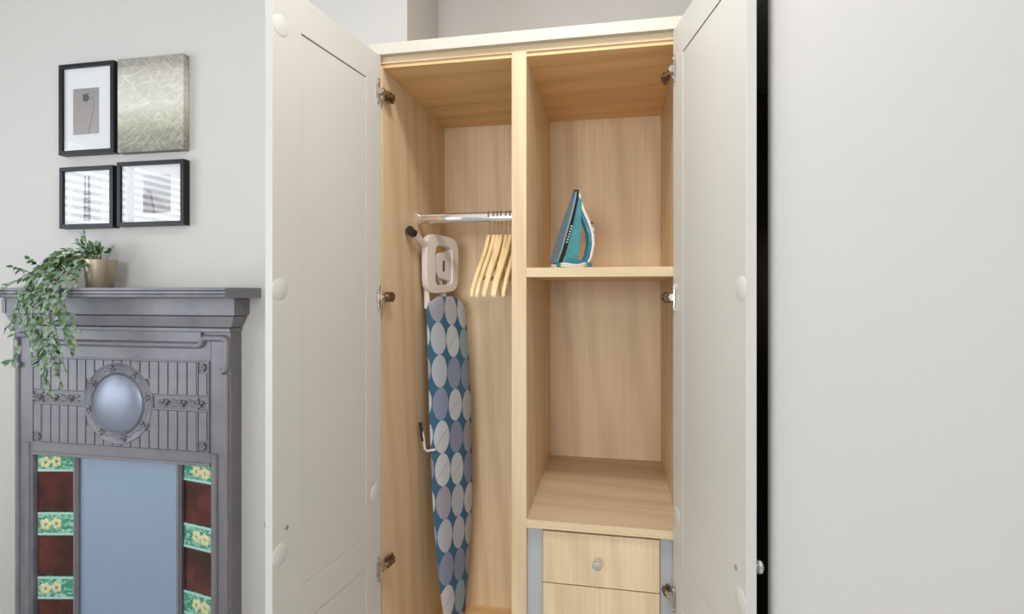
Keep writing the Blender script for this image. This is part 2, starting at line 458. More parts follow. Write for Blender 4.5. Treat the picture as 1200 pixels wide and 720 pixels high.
# hanging rail
rl = thing('hanging_rail', None, None, (XL, 1.795, 1.56), parent=wd)
def ovalrail(x0, x1, cy, cz, ry, rz, n=16):
    return MB().prism([(cy+ry*math.cos(2*PI*k/n), cz+rz*math.copysign(abs(math.sin(2*PI*k/n))**.6, math.sin(2*PI*k/n))) for k in range(n)], x0, x1, 'x')
build('rail_tube', ovalrail(XL+.001, D0-.001, 1.795, 1.560, .0078, .0168), M['chrome'], rl, smooth=True)
build('rail_bracket', ovalrail(XL, XL+.008, 1.795, 1.560, .013, .023), M['chrome'], rl, smooth=True)
build('rail_bracket', ovalrail(D0-.008, D0, 1.795, 1.560, .013, .023), M['chrome'], rl, smooth=True)

def make_door(P, ang, sg, label, lab_side):
    d = pivot('door', wd, (P[0], P[1], 0), ang); d['label'] = label
    L, T = .433, .020; zt, zb = 2.001, .03
    def bx(name, x0, x1, a, b, z0, z1, mat=M['door'], bev=.0008):
        y0, y1 = sorted((sg*a, sg*b))
        return box(name, mat, d, x0, x1, y0, y1, z0, z1, bev)
    s0, s1 = .075, .340
    bx('stile', 0, s0, 0, T, zb, zt); bx('stile', s1, L, 0, T, zb, zt)
    bx('rail', s0+.0003, s1-.0003, 0, T, 1.912, zt)
    bx('rail', s0+.0003, s1-.0003, 0, T, .512, .602)
    bx('rail', s0+.0003, s1-.0003, 0, T, zb, .13)
    bx('panel', s0+.0012, s1-.0006, .0012, T-.006, .6028, 1.9085)
    bx('panel', s0+.0012, s1-.0006, .0012, T-.006, .1308, .5105)
    bx('groove_shade', s0-.004, s1+.004, .008, T-.008, .12, 1.92, M['ink'], 0)  # dark sheet inside the door, painting shade into the panel grooves
    # round cover caps on the inner face
    for (cx, cz) in ((.408, 1.899), (.412, 1.306), (.410, .710), (.028, .712)):
        cp = build('cover_cap', MB().lathe([(.0235, 0), (.0235, -sg*.0008), (.022, -sg*.0014)], (cx, 0, cz), 'y', 28), M['cap'], d, smooth=True)
    # screw for the outside knob
    build('screw', MB().lathe([(.0055, 0), (.0055, -sg*.0012), (.003, -sg*.002)], (.390, 0, .762), 'y', 14), M['nickel'], d, smooth=True)
    build('knob', MB().lathe([(.010, sg*T), (.006, sg*(T+.004)), (.006, sg*(T+.012)), (.0145, sg*(T+.017)), (.0155, sg*(T+.023)), (.012, sg*(T+.027)), (.004, sg*(T+.028))], (.395, 0, .768), 'y', 24), M['chrome'], d, smooth=True)
    for cz in (1.893, 1.285, .482):
        y = lambda a: -sg*a
        h = build('hinge', MB().box(.013, .020, *sorted((0, y(.006))), cz-.036, cz+.036)
                  .box(.017, .0245, *sorted((y(.002), y(.0045))), cz-.022, cz+.022)
                  .lathe([(.0035, 0), (.0035, y(.008))], (.0165, 0, cz+.026), 'y', 10)
                  .lathe([(.0035, 0), (.0035, y(.008))], (.0165, 0, cz-.026), 'y', 10)
                  .box(-.006, .016, *sorted((y(.003), y(.014))), cz-.009, cz+.009)
                  .tube([(.010, y(.010), cz), (-.020, y(.013), cz+.002)], .006, 8), M['nickel'], d, .0006)
        h['label'] = 'nickel hinge plate and arm'
        a = build('hinge_arm', MB().box(-.052, -.014, *sorted((y(.004), y(.018))), cz-.010, cz+.008)
                  .box(-.058, -.022, *sorted((y(.001), y(.010))), cz-.016, cz+.014)
                  .lathe([(.0045, y(.016)), (.0045, y(.021))], (-.036, 0, cz-.001), 'y', 10), M['bronze'], d, .0008)
    return d
make_door((-.676, 1.478), math.atan2(-.9908, -.1351), -1, 'left pale grey shaker door, open', 0)
make_door((.162, 1.478), math.atan2(-.9809, .1946), 1, 'right pale grey shaker door, open', 0)

# ------------------------------------------------------------------ coat hangers
def make_hanger():
    t = thing('coat_hanger', 'x', 'hanger', (0, 0, 0), 'wooden coat hangers on the wardrobe rail', rotz=0)
    hk = []                                    # wire hook over the rail, in the YZ plane; origin = rail centre
    for k in range(15):
        a = math.radians(-50+235*k/14)
        hk.append((0, .0155*math.cos(a), .004+.0185*math.sin(a)))
    hk = [(0, 0, -.062), (0, 0, -.034), (0, .006, -.024)]+[hk[0]]+hk[1:]
    build('hook', MB().tube(hk, .0017, 8), M['nickel'], t, smooth=True)
    mb = MB(); st = []
    prof = [(0, -.055, .018), (.014, -.066, .020), (.034, -.092, .020), (.07, -.128, .018), (.12, -.166, .017), (.165, -.204, .016), (.195, -.236, .0155), (.216, -.266, .0145)]
    full = [(-y, z, h) for y, z, h in reversed(prof[1:])]+prof
    n0 = len(mb.v)
    for y, z, h in full:
        xo = -.006*(y/.214)**2
        for dx, dz in ((-.0062, -h), (.0062, -h), (.0078, -h*.3), (.0055, 0.001), (-.0055, .001), (-.0078, -h*.3)):
            mb.v.append((xo+dx, y, z+dz*1.25))
    k = 6
    for i in range(len(full)-1):
        for j in range(k):
            j2 = (j+1) % k; mb.f.append((n0+i*k+j, n0+i*k+j2, n0+(i+1)*k+j2, n0+(i+1)*k+j))
    mb.f.append(tuple(range(n0, n0+k))); mb.f.append(tuple(n0+(len(full)-1)*k+j for j in reversed(range(k))))
    build('hanger_body', mb, M['hanger'], t, smooth=True, sub=1)
    build('trouser_bar', MB().tube([(-.004, -.160, -.212), (-.004, .160, -.212)], .0052, 10), M['hanger'], t, smooth=True)
    return t
h0 = make_hanger()
hx = [-.420, -.402, -.389, -.376, -.359, -.344, -.322]
lab = ['leftmost wooden coat hanger on the rail, at the open end of the row', 'second wooden coat hanger from the left on the chrome rail',
       'third wooden coat hanger from the left on the chrome rail', 'fourth wooden coat hanger from the left on the chrome rail',
       'fifth wooden coat hanger from the left on the chrome rail', 'sixth wooden coat hanger from the left, close to the divider',
       'last wooden coat hanger on the right, mostly hidden behind the divider']
for i, x in enumerate(hx):
    if i == 0: h = h0
    else:
        h = h0.copy(); C.objects.link(h)
        for ch in list(h0.children):
            c = ch.copy(); C.objects.link(c); c.parent = h
    h['label'] = lab[i]
    h.location = (x, 1.795, 1.5565)
    h.rotation_euler = (0, 0, math.radians([0, -0.4, 2.2, -0.8, 1.6, -1.2, 0.5][i]))

# ------------------------------------------------------------------ ironing board
ib = thing('ironing_board', 'ironing board with blue petal-print cover standing upright on its nose inside the wardrobe', 'ironing board', (-.58, 1.92, .02))
def lerp(a, b, t): return a+(b-a)*t
def table(tb, z):
    for (z0, a0), (z1, a1) in zip(tb, tb[1:]):
        if z0 <= z <= z1: return lerp(a0, a1, (z-z0)/(z1-z0))
    return tb[0][1] if z < tb[0][0] else tb[-1][1]
# left and right edge of the board by height (plan position of each edge)
YLf, YRt = 1.80, 2.01
LEF = [(-.1, -.600), (.2, -.604), (.35, -.612), (.55, -.626), (.85, -.638), (1.1, -.645), (1.28, -.650)]
REF = [(-.1, -.545), (.2, -.541), (.35, -.540), (.55, -.537), (.85, -.541), (1.1, -.553), (1.28, -.574)]
def edge_pts(z):
    # rounded top corners and pointed nose at the bottom
    f = 1
    if z < .46: f = math.sqrt(max(.03, 1-((.46-z)/.45)**2.3))
    if z > 1.24: f = min(f, math.sqrt(max(.2, 1-((z-1.24)/.045)**2)))
    l = Vector((table(LEF, z), YLf, z)); r = Vector((table(REF, z), YRt, z))
    m = (l+r)/2
    return m+(l-m)*f, m+(r-m)*f
mb = MB(); uvs = []; NZ, NU = 60, 12
for i in range(NZ+1):
    z = lerp(.022, 1.282, i/NZ)
    l, r = edge_pts(z); wdt = (r-l).length
    nrm = Vector(((r-l).y, -(r-l).x, 0)).normalized()
    for j in range(NU+1):
        t = j/NU; x = 2*t-1
        p = l+(r-l)*t+nrm*(.013*(1-abs(x)**4)+.001*math.sin(z*40+t*5))
        mb.v.append(tuple(p)); uvs.append(((t-.5)*wdt*1.06+.11, z))
for i in range(NZ):
    for j in range(NU):
        a = i*(NU+1)+j; mb.f.append((a, a+1, a+NU+2, a+NU+1))
nf = len(mb.v)
for i in range(NZ+1):          # wrapped back side
    z = lerp(.022, 1.282, i/NZ); l, r = edge_pts(z)
    nrm = Vector(((r-l).y, -(r-l).x, 0)).normalized(); wdt = (r-l).length
    for j in range(NU+1):
        t = j/NU; x = 2*t-1
        mb.v.append(tuple(l+(r-l)*t-nrm*(.010*(1-abs(x)**6)+.0005))); uvs.append(((t-.5)*wdt+.11, z))
for i in range(NZ):
    for j in range(NU):
        a = nf+i*(NU+1)+j; mb.f.append((a, a+NU+1, a+NU+2, a+1))
    for j in (0, NU):
        a = i*(NU+1)+j; b = nf+a; q = (a, a+NU+1, b+NU+1, b); mb.f.append(q if j == 0 else q[::-1])
for j in range(NU):
    for i in (0, NZ):
        a = i*(NU+1)+j; mb.f.append((a, a+1, nf+a+1, nf+a))
cv = build('board_cover', mb, M['cover'], ib, smooth=True)
ul = cv.data.uv_layers.new(name='UVMap')
for lp in cv.data.loops: ul.data[lp.index].uv = uvs[lp.vertex_index]
# iron rest: a loop-shaped white frame above the board
def bp(u, z, n=0):      # point on the board plane: u 0..1 from left edge to right edge, n = out of the plane
    l = Vector((-.655, YLf-.01, z)); r = Vector((-.592, YRt-.035, z)); d = r-l
    nr = Vector((d.y, -d.x, 0)).normalized()
    return l+d*u+nr*n
def ring(outer, inner, n0, n1):
    mb = MB(); N = len(outer)
    for pl, nn in ((outer, n0), (outer, n1), (inner, n1), (inner, n0)):
        for u, z in pl: mb.v.append(tuple(bp(u, z, nn)))
    for a in range(4):
        b = (a+1) % 4
        for i in range(N):
            j = (i+1) % N; mb.f.append((a*N+i, a*N+j, b*N+j, b*N+i))
    return mb
def rrect(u0, u1, z0, z1, p=4, N=40, sl=0.0):
    out = []
    for k in range(N):
        t = 2*PI*k/N; c, s = math.cos(t), math.sin(t)
        x = math.copysign(abs(c)**(2/p), c); y = math.copysign(abs(s)**(2/p), s)
        uu = (u0+u1)/2+x*(u1-u0)/2
        out.append((uu, (z0+z1)/2+y*(z1-z0)/2*(1-sl*(uu-u0)/(u1-u0))))
    return out
build('iron_rest', ring(rrect(0, 1, 1.290, 1.512, 4.5, sl=.10), rrect(.27, .80, 1.322, 1.470, 6, sl=.06), -.012, .012), M['white_plastic'], ib, .003, smooth=True)
pl = [(.40, 1.352), (.86, 1.336), (.86, 1.462), (.40, 1.440), (.34, 1.425), (.34, 1.368)]
mb = MB(); N = len(pl)
for nn in (-.004, .006):
    for u, z in pl: mb.v.append(tuple(bp(u, z, nn)))
mb.f.append(tuple(range(N))); mb.f.append(tuple(reversed(range(N, 2*N))))
for i in range(N): mb.f.append((i, (i+1) % N, N+(i+1) % N, N+i))
pt = build('rest_plate', mb, M['white_plastic'], ib, .0015)
mb = MB()
for nn in (.0061, .0068):
    for u, z in ((.52, 1.375), (.58, 1.375), (.58, 1.415), (.52, 1.415)): mb.v.append(tuple(bp(u, z, nn)))
mb.f += [(0, 1, 2, 3), (7, 6, 5, 4), (0, 1, 5, 4), (1, 2, 6, 5), (2, 3, 7, 6), (3, 0, 4, 7)]
build('plate_print', mb, M['ink'], pt)
for u in (.12, .62):
    build('rest_strut', MB().tube([bp(u, 1.30, -.004), bp(u+.03, 1.262, -.004)], .007, 10), M['white_plastic'], ib, smooth=True)
tag(build('side_tube', MB().tube([bp(.13, 1.44, -.008), bp(.13, 1.36, -.008), bp(.13, 1.24, -.010)], .0085, 10), M['white_plastic'], ib, smooth=True), 'white steel tube of the folded leg')
tag(build('leg_tube', MB().tube([(-.660, 1.695, 1.4985), (-.655, 1.755, 1.479), (-.652, 1.800, 1.464), (-.650, 1.850, 1.43), (-.640, 1.90, 1.36), (-.630, 1.93, 1.27)], .0120, 12), M['white_plastic'], ib, smooth=True), 'white leg tube')
build('foot_cap', MB().tube([(-.6625, 1.672, 1.506), (-.6595, 1.700, 1.497)], .0150, 14), M['black'], ib, smooth=True)
build('lever', MB().tube([(-.660, 1.78, .812), (-.654, 1.78, .79), (-.650, 1.782, .745), (-.644, 1.79, .735), (-.62, 1.81, .735)], .0045, 10), M['white_plastic'], ib, smooth=True)
build('lever_grip', MB().tube([(-.6655, 1.78, .838), (-.6605, 1.78, .808), (-.6555, 1.78, .772)], .0062, 10), M['black'], ib, smooth=True)

# ------------------------------------------------------------------ steam iron (standing on its heel)
it = thing('steam_iron', 'teal steam iron standing on its heel on the oak shelf', 'iron', (-.125, 1.72, 1.368), rotz=math.radians(21))
# local frame: x = away from soleplate, z = up (towards the tip), y = across
HW = .052
def half_width(t):       # t 0 heel .. 1 tip
    return HW*max(.04, (1-t**2.3)**.62)*(1 if t > .12 else .86+.14*t/.12)
def slab(f0, f1, scale=1.0, n=18, z0=.024, z1=.262, taper=None):
    """solid between two lines x=f0(z) and x=f1(z), as wide as the iron's plan shape"""
    mb = MB()
    for i in range(n+1):
        t = i/n; z = lerp(z0, z1, t); hw = half_width(t)*scale
        for x, kk in ((f0(z), 1), (f1(z), taper or 1)):
            mb.v.append((x, -hw*kk, z)); mb.v.append((x, hw*kk, z))
    for i in range(n):
        a = 4*i; b = a+4
        for p, q in ((0, 1), (1, 3), (3, 2), (2, 0)): mb.f.append((a+p, a+q, b+q, b+p))
    mb.f.append((0, 1, 3, 2)); e = 4*n; mb.f.append((e, e+2, e+3, e+1))
    return mb
sl = lambda z: -.066+(z-.024)*.315          # soleplate line leaning towards the tip
build('soleplate', slab(lambda z: sl(z), lambda z: sl(z)+.006), M['sole'], it, .0012)
tag(build('skirt', slab(lambda z: sl(z)+.006, lambda z: sl(z)+.024-.012*(z/.262), .97, taper=.93), M['black'], it, .001), 'dark band above the soleplate')
body = slab(lambda z: sl(z)+.022-.012*(z/.262), lambda z: min(sl(z)+.072-.05*max(0, (z-.06))/.2, .05), .88, z0=.012, z1=.250, taper=.55)
tag(build('water_tank', body, M['teal_light'], it, .004, seg=3), 'translucent teal water tank')
build('heel', MB().prism([(-.060, 0.006), (-.066, .028), (-.030, .040), (.052, .024), (.056, .003), (-.02, 0)], -.040, .040, 'y'), M['teal'], it, .004, seg=3)
hp = [(.036, .016), (.052, .045), (.060, .085), (.058, .12), (.046, .155), (.030, .19), (.016, .225), (.012, .25)]
def handle_bar(pts, w, th):
    mb = MB(); n0 = 0; K = 12
    for i, (x, z) in enumerate(pts):
        x0, z0 = pts[max(i-1, 0)]; x1, z1 = pts[min(i+1, len(pts)-1)]
        d = Vector((x1-x0, 0, z1-z0)).normalized(); nr = Vector((d.z, 0, -d.x))
        ww = w*(1-.45*i/(len(pts)-1))
        for k in range(K):
            a = 2*PI*k/K; mb.v.append(tuple(Vector((x, 0, z))+nr*math.cos(a)*th+Vector((0, 1, 0))*math.sin(a)*ww))
    for i in range(len(pts)-1):
        for k in range(K):
            k2 = (k+1) % K; mb.f.append((i*K+k, i*K+k2, (i+1)*K+k2, (i+1)*K+k))
    mb.f.append(tuple(range(K))); mb.f.append(tuple((len(pts)-1)*K+k for k in range(K)))
    return mb
tag(build('handle', handle_bar([(x-.004, z) for x, z in hp],   .018, .0095), M['teal'], it, smooth=True), 'teal inner grip')
tag(build('handle_cover', handle_bar([(x+.007, z) for x, z in hp], .0175, .0085), M['white_plastic'], it, smooth=True), 'pale grey back of the handle')
tag(build('steam_button', MB().tube([(.058, 0, .150), (.066, 0, .158)], .005, 10), M['black'], it, smooth=True), 'dark steam button')
tag(build('temperature_dial', MB().lathe([(.014, -.004), (.016, 0), (.014, .004)], (.066, 0, .128), 'x', 18), M['grey_plastic'], it, smooth=True), 'grey dial')
tag(build('nozzle', MB().prism([(.004, .236), (.020, .226), (.020, .246), (.012, .262), (.006, .262)], -.008, .008, 'y'), M['black'], it, .002), 'spray nozzle')
# small pale print on the dark band and the tank
mb = MB()
for k in range(7):
    z = .085+k*.0085; x = sl(z)+.014
    mb.box(x-.0028, x+.0028, -half_width((z-.024)/.238)*.965-.0009, -half_width((z-.024)/.238)*.93, z, z+.0045)
build('band_print', mb, M['grey_plastic'], it)
# the cord coiled around the heel
cp = []
for k in range(70):
    a = k/70*2*PI*2.4
    cp.append((-.006+.062*math.cos(a)+.004*math.sin(3*a), .050*math.sin(a), .006+.016*(k/70)+.003*math.sin(5*a)))
build('power_cord', MB().tube(cp, .0038, 8), M['cord'], it, smooth=True)

# ------------------------------------------------------------------ fireplace
FX = -1.865
fp = thing('fireplace', 'grey painted cast iron fireplace with floral tile cheeks against the chimney breast', 'fireplace', (FX, 1.75, FZ))
IR = M['iron']
mb = MB(); FB = 1.7795
mb.box(FX-.489, FX-.405, 1.722, FB, FZ, 1.165).box(FX+.405, FX+.489, 1.722, FB, FZ, 1.165).box(FX-.405, FX+.405, 1.722, FB, .655, 1.165)
build('surround', mb, IR, fp, .003)
# mantel shelf with three ridges along its edge
sec = [(FB, 1.314), (1.592, 1.314), (1.590, 1.306), (1.596, 1.303), (1.591, 1.300), (1.591, 1.294), (1.597, 1.291), (1.592, 1.288), (1.594, 1.281), (1.61, 1.277), (FB, 1.277)]
build('mantel_shelf', MB().prism(sec, FX-.572, FX+.572, 'x'), IR, fp, .001)
build('frieze', MB().box(FX-.521, FX+.521, 1.700, FB, 1.212, 1.277), IR, fp, .002)
# bracket ends below the shelf
for s in (-1, 1):
    build('end_block', MB().box(*sorted((FX+s*.505, FX+s*.523)), 1.697, FB, 1.216, 1.272).ball((FX+s*.523, 1.74, 1.244), .004, .012, .014), IR, fp, .002)
# stepped cornice under the frieze, narrower towards the bottom
def frustum(h0, y0, z0, h1, y1, z1):
    mb = MB(); mb.v = [(FX-h0, FB, z0), (FX-h0, y0, z0), (FX+h0, y0, z0), (FX+h0, FB, z0), (FX-h1, FB, z1), (FX-h1, y1, z1), (FX+h1, y1, z1), (FX+h1, FB, z1)]
    mb.f = [(0, 1, 2, 3), (7, 6, 5, 4), (0, 4, 5, 1), (1, 5, 6, 2), (2, 6, 7, 3), (3, 7, 4, 0)]; return mb
build('cornice', frustum(.516, 1.704, 1.209, .495, 1.716, 1.168), IR, fp, .002)
build('cornice_bead', MB().box(FX-.493, FX+.493, 1.712, FB, 1.150, 1.166), IR, fp, .004)
# roll moulding: runs across, steps up near each end and turns down the sides
def roll(s):
    y = 1.720
    P = [(0, 1.100), (.355, 1.100), (.366, 1.102), (.372, 1.112), (.374, 1.122), (.382, 1.128), (.46, 1.128), (.472, 1.124), (.476, 1.112), (.476, 1.03), (.472, 1.012), (.455, 1.006)]
    return [(FX+s*a, y, z) for a, z in P]
for s in (-1, 1):
    build('roll_moulding', MB().tube(roll(s), .0125, 12), IR, fp, smooth=True)
    build('step_fillet', MB().box(*sorted((FX+s*.366, FX+s*.372)), 1.712, 1.724, 1.118, 1.150), IR, fp, .001)
    build('jamb_moulding', MB().tube([(FX+s*.474, 1.722, FZ), (FX+s*.474, 1.722, .995)], .010, 12), IR, fp, smooth=True)
    build('jamb_moulding', MB().tube([(FX+s*.425, 1.724, FZ), (FX+s*.425, 1.724, .70)], .012, 12), IR, fp, smooth=True)
# reeded panel
RB = 1.7215
for s in (-1, 1):
    build('panel_border', MB().box(*sorted((FX+s*.396, FX+s*.402)), 1.716, RB, .705, 1.038).box(*sorted((FX+s*.350, FX+s*.3545)), 1.717, RB, .705, 1.038), IR, fp, .001)
build('panel_border', MB().box(FX-.402, FX+.402, 1.7165, RB, 1.038, 1.043).box(FX-.402, FX+.402, 1.7165, RB, .700, .705), IR, fp, .001)
OC = (FX+.004, .871); RO = .150
nre = 17; pw = .70/nre
for k in range(nre):
    x0 = FX-.35+k*pw; xc = x0+pw/2
    dx = max(0, abs(xc-OC[0])-pw*.25)
    hh = math.sqrt(RO*RO-dx*dx) if dx < RO else 0
    for (z0, z1) in ((max(.914, OC[1]+hh*.96), 1.036), (.707, min(.853, OC[1]-hh*.96))):
        if z1-z0 > .006:
            build('reed', MB().box(x0+.0022, x0+pw-.0022, 1.7165, RB, z0, z1), IR, fp, .0012)
for s in (-1, 1):
    build('reed', MB().box(*sorted((FX+s*.358, FX+s*.392)), 1.7165, RB, .914, .998), IR, fp, .0012)
    build('reed', MB().box(*sorted((FX+s*.358, FX+s*.392)), 1.7165, RB, .745, .853), IR, fp, .0012)
    for z in (1.018, .725):
        ro = MB()
        for a in range(5):
            t = 2*PI*a/5; ro.ball((FX+s*.375+.009*math.cos(t), 1.7165, z+.009*math.sin(t)), .0065, .005, .0065, 8, 5)
        ro.ball((FX+s*.375, 1.7145, z), .005, .005, .005, 8, 5)
        build('rosette', ro, IR, fp, smooth=True)
    # berry band either side of the oval
    bd = MB()
    xa, xb = sorted((FX+s*.150, FX+s*.395))
    bd.box(xa, xb, 1.7165, RB, .905, .911).box(xa, xb, 1.7165, RB, .855, .861)
    build('band_border', bd, IR, fp, .001)
    bd = MB()
    for cx in (.215, .290, .365):
        for a in range(3):
            t = 2*PI*a/3+.5; bd.ball((FX+s*cx+.010*math.cos(t), 1.7150, .884+.009*math.sin(t)), .0075, .007, .0075, 8, 5)
        for q in (-1, 1):
            bd.ball((FX+s*cx+q*.026, 1.7190, .884+q*.008), .014, .004, .006, 8, 5); bd.ball((FX+s*cx+q*.030, 1.7190, .880-q*.008), .010, .004, .005, 8, 5)
    build('berry_relief', bd, IR, fp, smooth=True)['kind'] = 'stuff'
# the medallion
me_ = thing('medallion', None, None, (OC[0], 1.715, OC[1]), parent=fp)
def disc(prof): return MB().lathe([(r, y) for r, y in prof], (OC[0], 0, OC[1]), 'y', 56)
build('medallion_ring', disc([(.157, RB), (.157, 1.717), (.153, 1.7135), (.147, 1.7165), (.121, 1.7165), (.117, 1.711), (.112, 1.7165), (.108, RB)]), IR, me_, smooth=True)
build('medallion_dome', disc([(.112, RB), (.110, 1.7150), (.100, 1.7100), (.08, 1.7045), (.05, 1.7005), (.02, 1.6995), (.002, 1.6993)]), M['iron_dome'], me_, smooth=True)
wr_ = MB()
for k in range(64):
    a = 2*PI*k/64; rr = .134+.006*math.sin(8*a)
    wr_.ball((OC[0]+rr*math.cos(a), 1.7160, OC[1]+rr*math.sin(a)), .0058, .003, .0058, 6, 4)
    if k % 8 == 2:
        for q in range(3):
            b = a+2*PI*q/3*1.0
            wr_.ball((OC[0]+.134*math.cos(a)+.008*math.cos(b), 1.7135, OC[1]+.134*math.sin(a)+.008*math.sin(b)), .0068, .006, .0068, 8, 5)
build('medallion_wreath', wr_, IR, me_, smooth=True)['kind'] = 'stuff'
# canted tile cheeks
zs = [(.656, .578, 'g'), (.575, .418, 'r'), (.414, .322, 'g'), (.318, .160, 'r'), (.156, .066, 'g'), (.062, -.078, 'r')]
for s in (-1, 1):
    o_ = Vector((FX+s*.402, 1.740)); i_ = Vector((FX+s*.250, 1.768)); d_ = (i_-o_); ln = d_.length; d_ /= ln
    nrm = Vector((-d_.y, d_.x)); nrm = nrm if nrm.y < 0 else -nrm
    def tp(u, z, n): q = o_+d_*u+nrm*n; return (q.x, q.y, z)
    def tbox(u0, u1, z0, z1, n0, n1):
        mb = MB(); mb.v = [tp(u, z, n) for u in (u0, u1) for n in (n0, n1) for z in (z0, z1)]
        mb.f = MB().box(0, 1, 0, 1, 0, 1).f; return mb
    for z1, z0, kd in zs:
        if kd == 'r':
            tl = build('tile', tbox(.001, ln-.001, z0, z1, -.006, .002), M['tile_red'], fp, .0015); tl['label'] = 'glossy burgundy tile'
        else:
            tl = build('tile', tbox(.001, ln-.001, z0, z1, -.006, .002), M['tile_green'], fp, .0015); tl['label'] = 'green tile with cream flowers in relief'
            mb = MB()
            for za in (z0+.0045, z1-.0045):
                q = tbox(.002, ln-.002, za-.0045, za+.0045, .002, .0038); n = len(mb.v); mb.v += q.v; mb.f += [tuple(n+i for i in f) for f in q.f]
            build('tile_rim', mb, M['tile_edge'], tl, .0008)
            H = z1-z0; zc = (z0+z1)/2; fl = MB(); lf = MB()
            u_c = [ .050, .078] if s < 0 else [.055, .085]
            for uc, dz, R in ((u_c[0]-.016, -.002, .023), (u_c[0]+.028, .002, .021)):
                for a in range(5):
                    t = 2*PI*a/5+uc*40
                    c = tp(uc+R*.60*math.cos(t), zc+dz+R*.60*math.sin(t), .003)
                    fl.ball(c, R*.54, R*.18, R*.54, 8, 5)
                c = tp(uc, zc+dz, .006); fl.ball(c, R*.25, R*.25, R*.25, 6, 4)
            for k in range(7):
                uu = .092+.008*k; c = tp(min(uu, ln-.012), zc+(-1)**k*.013+.004*math.sin(k*2), .002)
                lf.ball(c, .010, .003, .0055, 6, 4)
            for k in range(3): lf.ball(tp(.012+.01*k, zc+(-1)**k*.02, .002), .008, .003, .005, 6, 4)
            build('flower_centre', MB().ball(tp(u_c[0]-.016, zc-.002, .007), .006, .003, .006, 8, 5).ball(tp(u_c[0]+.028, zc+.002, .007), .006, .003, .006, 8, 5), M['tile_leaf'], tl, smooth=True)['kind'] = 'stuff'; f_ = build('flower', fl, M['flower'], tl, smooth=True); f_['kind'] = 'stuff'; build('leaf_relief', lf, M['tile_leaf'], tl, smooth=True)['kind'] = 'stuff'
    build('inner_bar', MB().box(*sorted((FX+s*.249, FX+s*.226)), 1.754, FB, FZ, .655), IR, fp, .003)
    build('inner_bead', MB().tube([(FX+s*.238, 1.754, FZ), (FX+s*.238, 1.754, .654)], .006, 10), IR, fp, smooth=True)
build('opening_lip', MB().box(FX-.405, FX+.405, 1.716, 1.724, .652, .664), IR, fp, .002)
tag(box('blanking_panel', M['iron_panel'], fp, FX-.226, FX+.226, 1.766, FB, FZ+.001, .652, .001), 'flat blue-grey metal panel closing the hearth')

# ------------------------------------------------------------------ pictures
def framed(name, label, x0, x1, z0, z1, bw, photo_rect, pm, ink=None, dep=.030):
    t = thing(name, label, 'picture', ((x0+x1)/2, BY-.001, z0), 'black framed pictures above the fireplace')
    y0, y1 = BY-.001-dep, BY-.001
    mb = MB()
    for a in ((x0, x1, z0, z0+bw), (x0, x1, z1-bw, z1), (x0, x0+bw, z0+bw, z1-bw), (x1-bw, x1, z0+bw, z1-bw)):
        mb.box(a[0], a[1], y0, y1, a[2], a[3])
    build('frame', mb, M['black_frame'], t, .0012)
    b = box('mount', M['paper'], t, x0+bw-.001, x1-bw+.001, y0+.010, y0+.012, z0+bw-.001, z1-bw+.001)
    px0, px1, pz0, pz1 = photo_rect
    ph = box('photograph', pm, t, px0, px1, y0+.0092, y0+.010, pz0, pz1)
    if ink: ink(px0, px1, y0+.0092, pz0, pz1, ph)
    box('glass', M['glass'], t, x0+bw-.0008, x1-bw+.0008, y0+.005, y0+.006, z0+bw-.0008, z1-bw+.0008)
    return t
def quad(mb, y, pts):
    n = len(mb.v); mb.v += [(x, y-.0004, z) for x, z in pts]+[(x, y, z) for x, z in pts]; k = len(pts)
    mb.f.append(tuple(range(n, n+k))); mb.f.append(tuple(reversed(range(n+k, n+2*k))))
    for i in range(k): mb.f.append((n+i, n+(i+1) % k, n+k+(i+1) % k, n+k+i))
def ink_pod(x0, x1, y, z0, z1, ph):
    w_, h_ = x1-x0, z1-z0; mb = MB()
    pts = [(.58, .0), (.64, .2), (.74, .42), (.80, .6), (.78, .74), (.68, .82), (.56, .80)]
    for (a, b), (c, d) in zip(pts, pts[1:]):
        quad(mb, y, [(x0+w_*a, z0+h_*b), (x0+w_*(a+.03), z0+h_*b), (x0+w_*(c+.03), z0+h_*d), (x0+w_*c, z0+h_*d)])
    build('photo_stem', mb, M['ink_mid'], ph)
    mb = MB(); quad(mb, y, [(x0+w_*(.50+.13*math.cos(t*PI/8)), z0+h_*(.78+.075*math.sin(t*PI/8))) for t in range(16)])
    quad(mb, y, [(x0+w_*.36, z0+h_*.86), (x0+w_*.60, z0+h_*.89), (x0+w_*.60, z0+h_*.86), (x0+w_*.38, z0+h_*.83)])
    build('photo_pod', mb, M['ink'], ph)
def ink_trees(x0, x1, y, z0, z1, ph):
    w_, h_ = x1-x0, z1-z0; mb = MB()
    for cx, wd_ in ((.46, .05), (.60, .06)):
        quad(mb, y, [(x0+w_*(cx-wd_), z0+h_*.0), (x0+w_*(cx+wd_), z0+h_*.0), (x0+w_*(cx+wd_*.5), z0+h_*.95), (x0+w_*(cx-wd_*.5), z0+h_*.95)])
        for k in range(6):
            zz = z0+h_*(.1+k*.09)
            quad(mb, y, [(x0+w_*(cx-wd_*1.6), zz), (x0+w_*(cx+wd_*1.6), zz+h_*.02), (x0+w_*(cx+wd_*1.6), zz+h_*.04), (x0+w_*(cx-wd_*1.6), zz+h_*.02)])
    build('photo_trunks', mb, M['ink_mid'], ph)
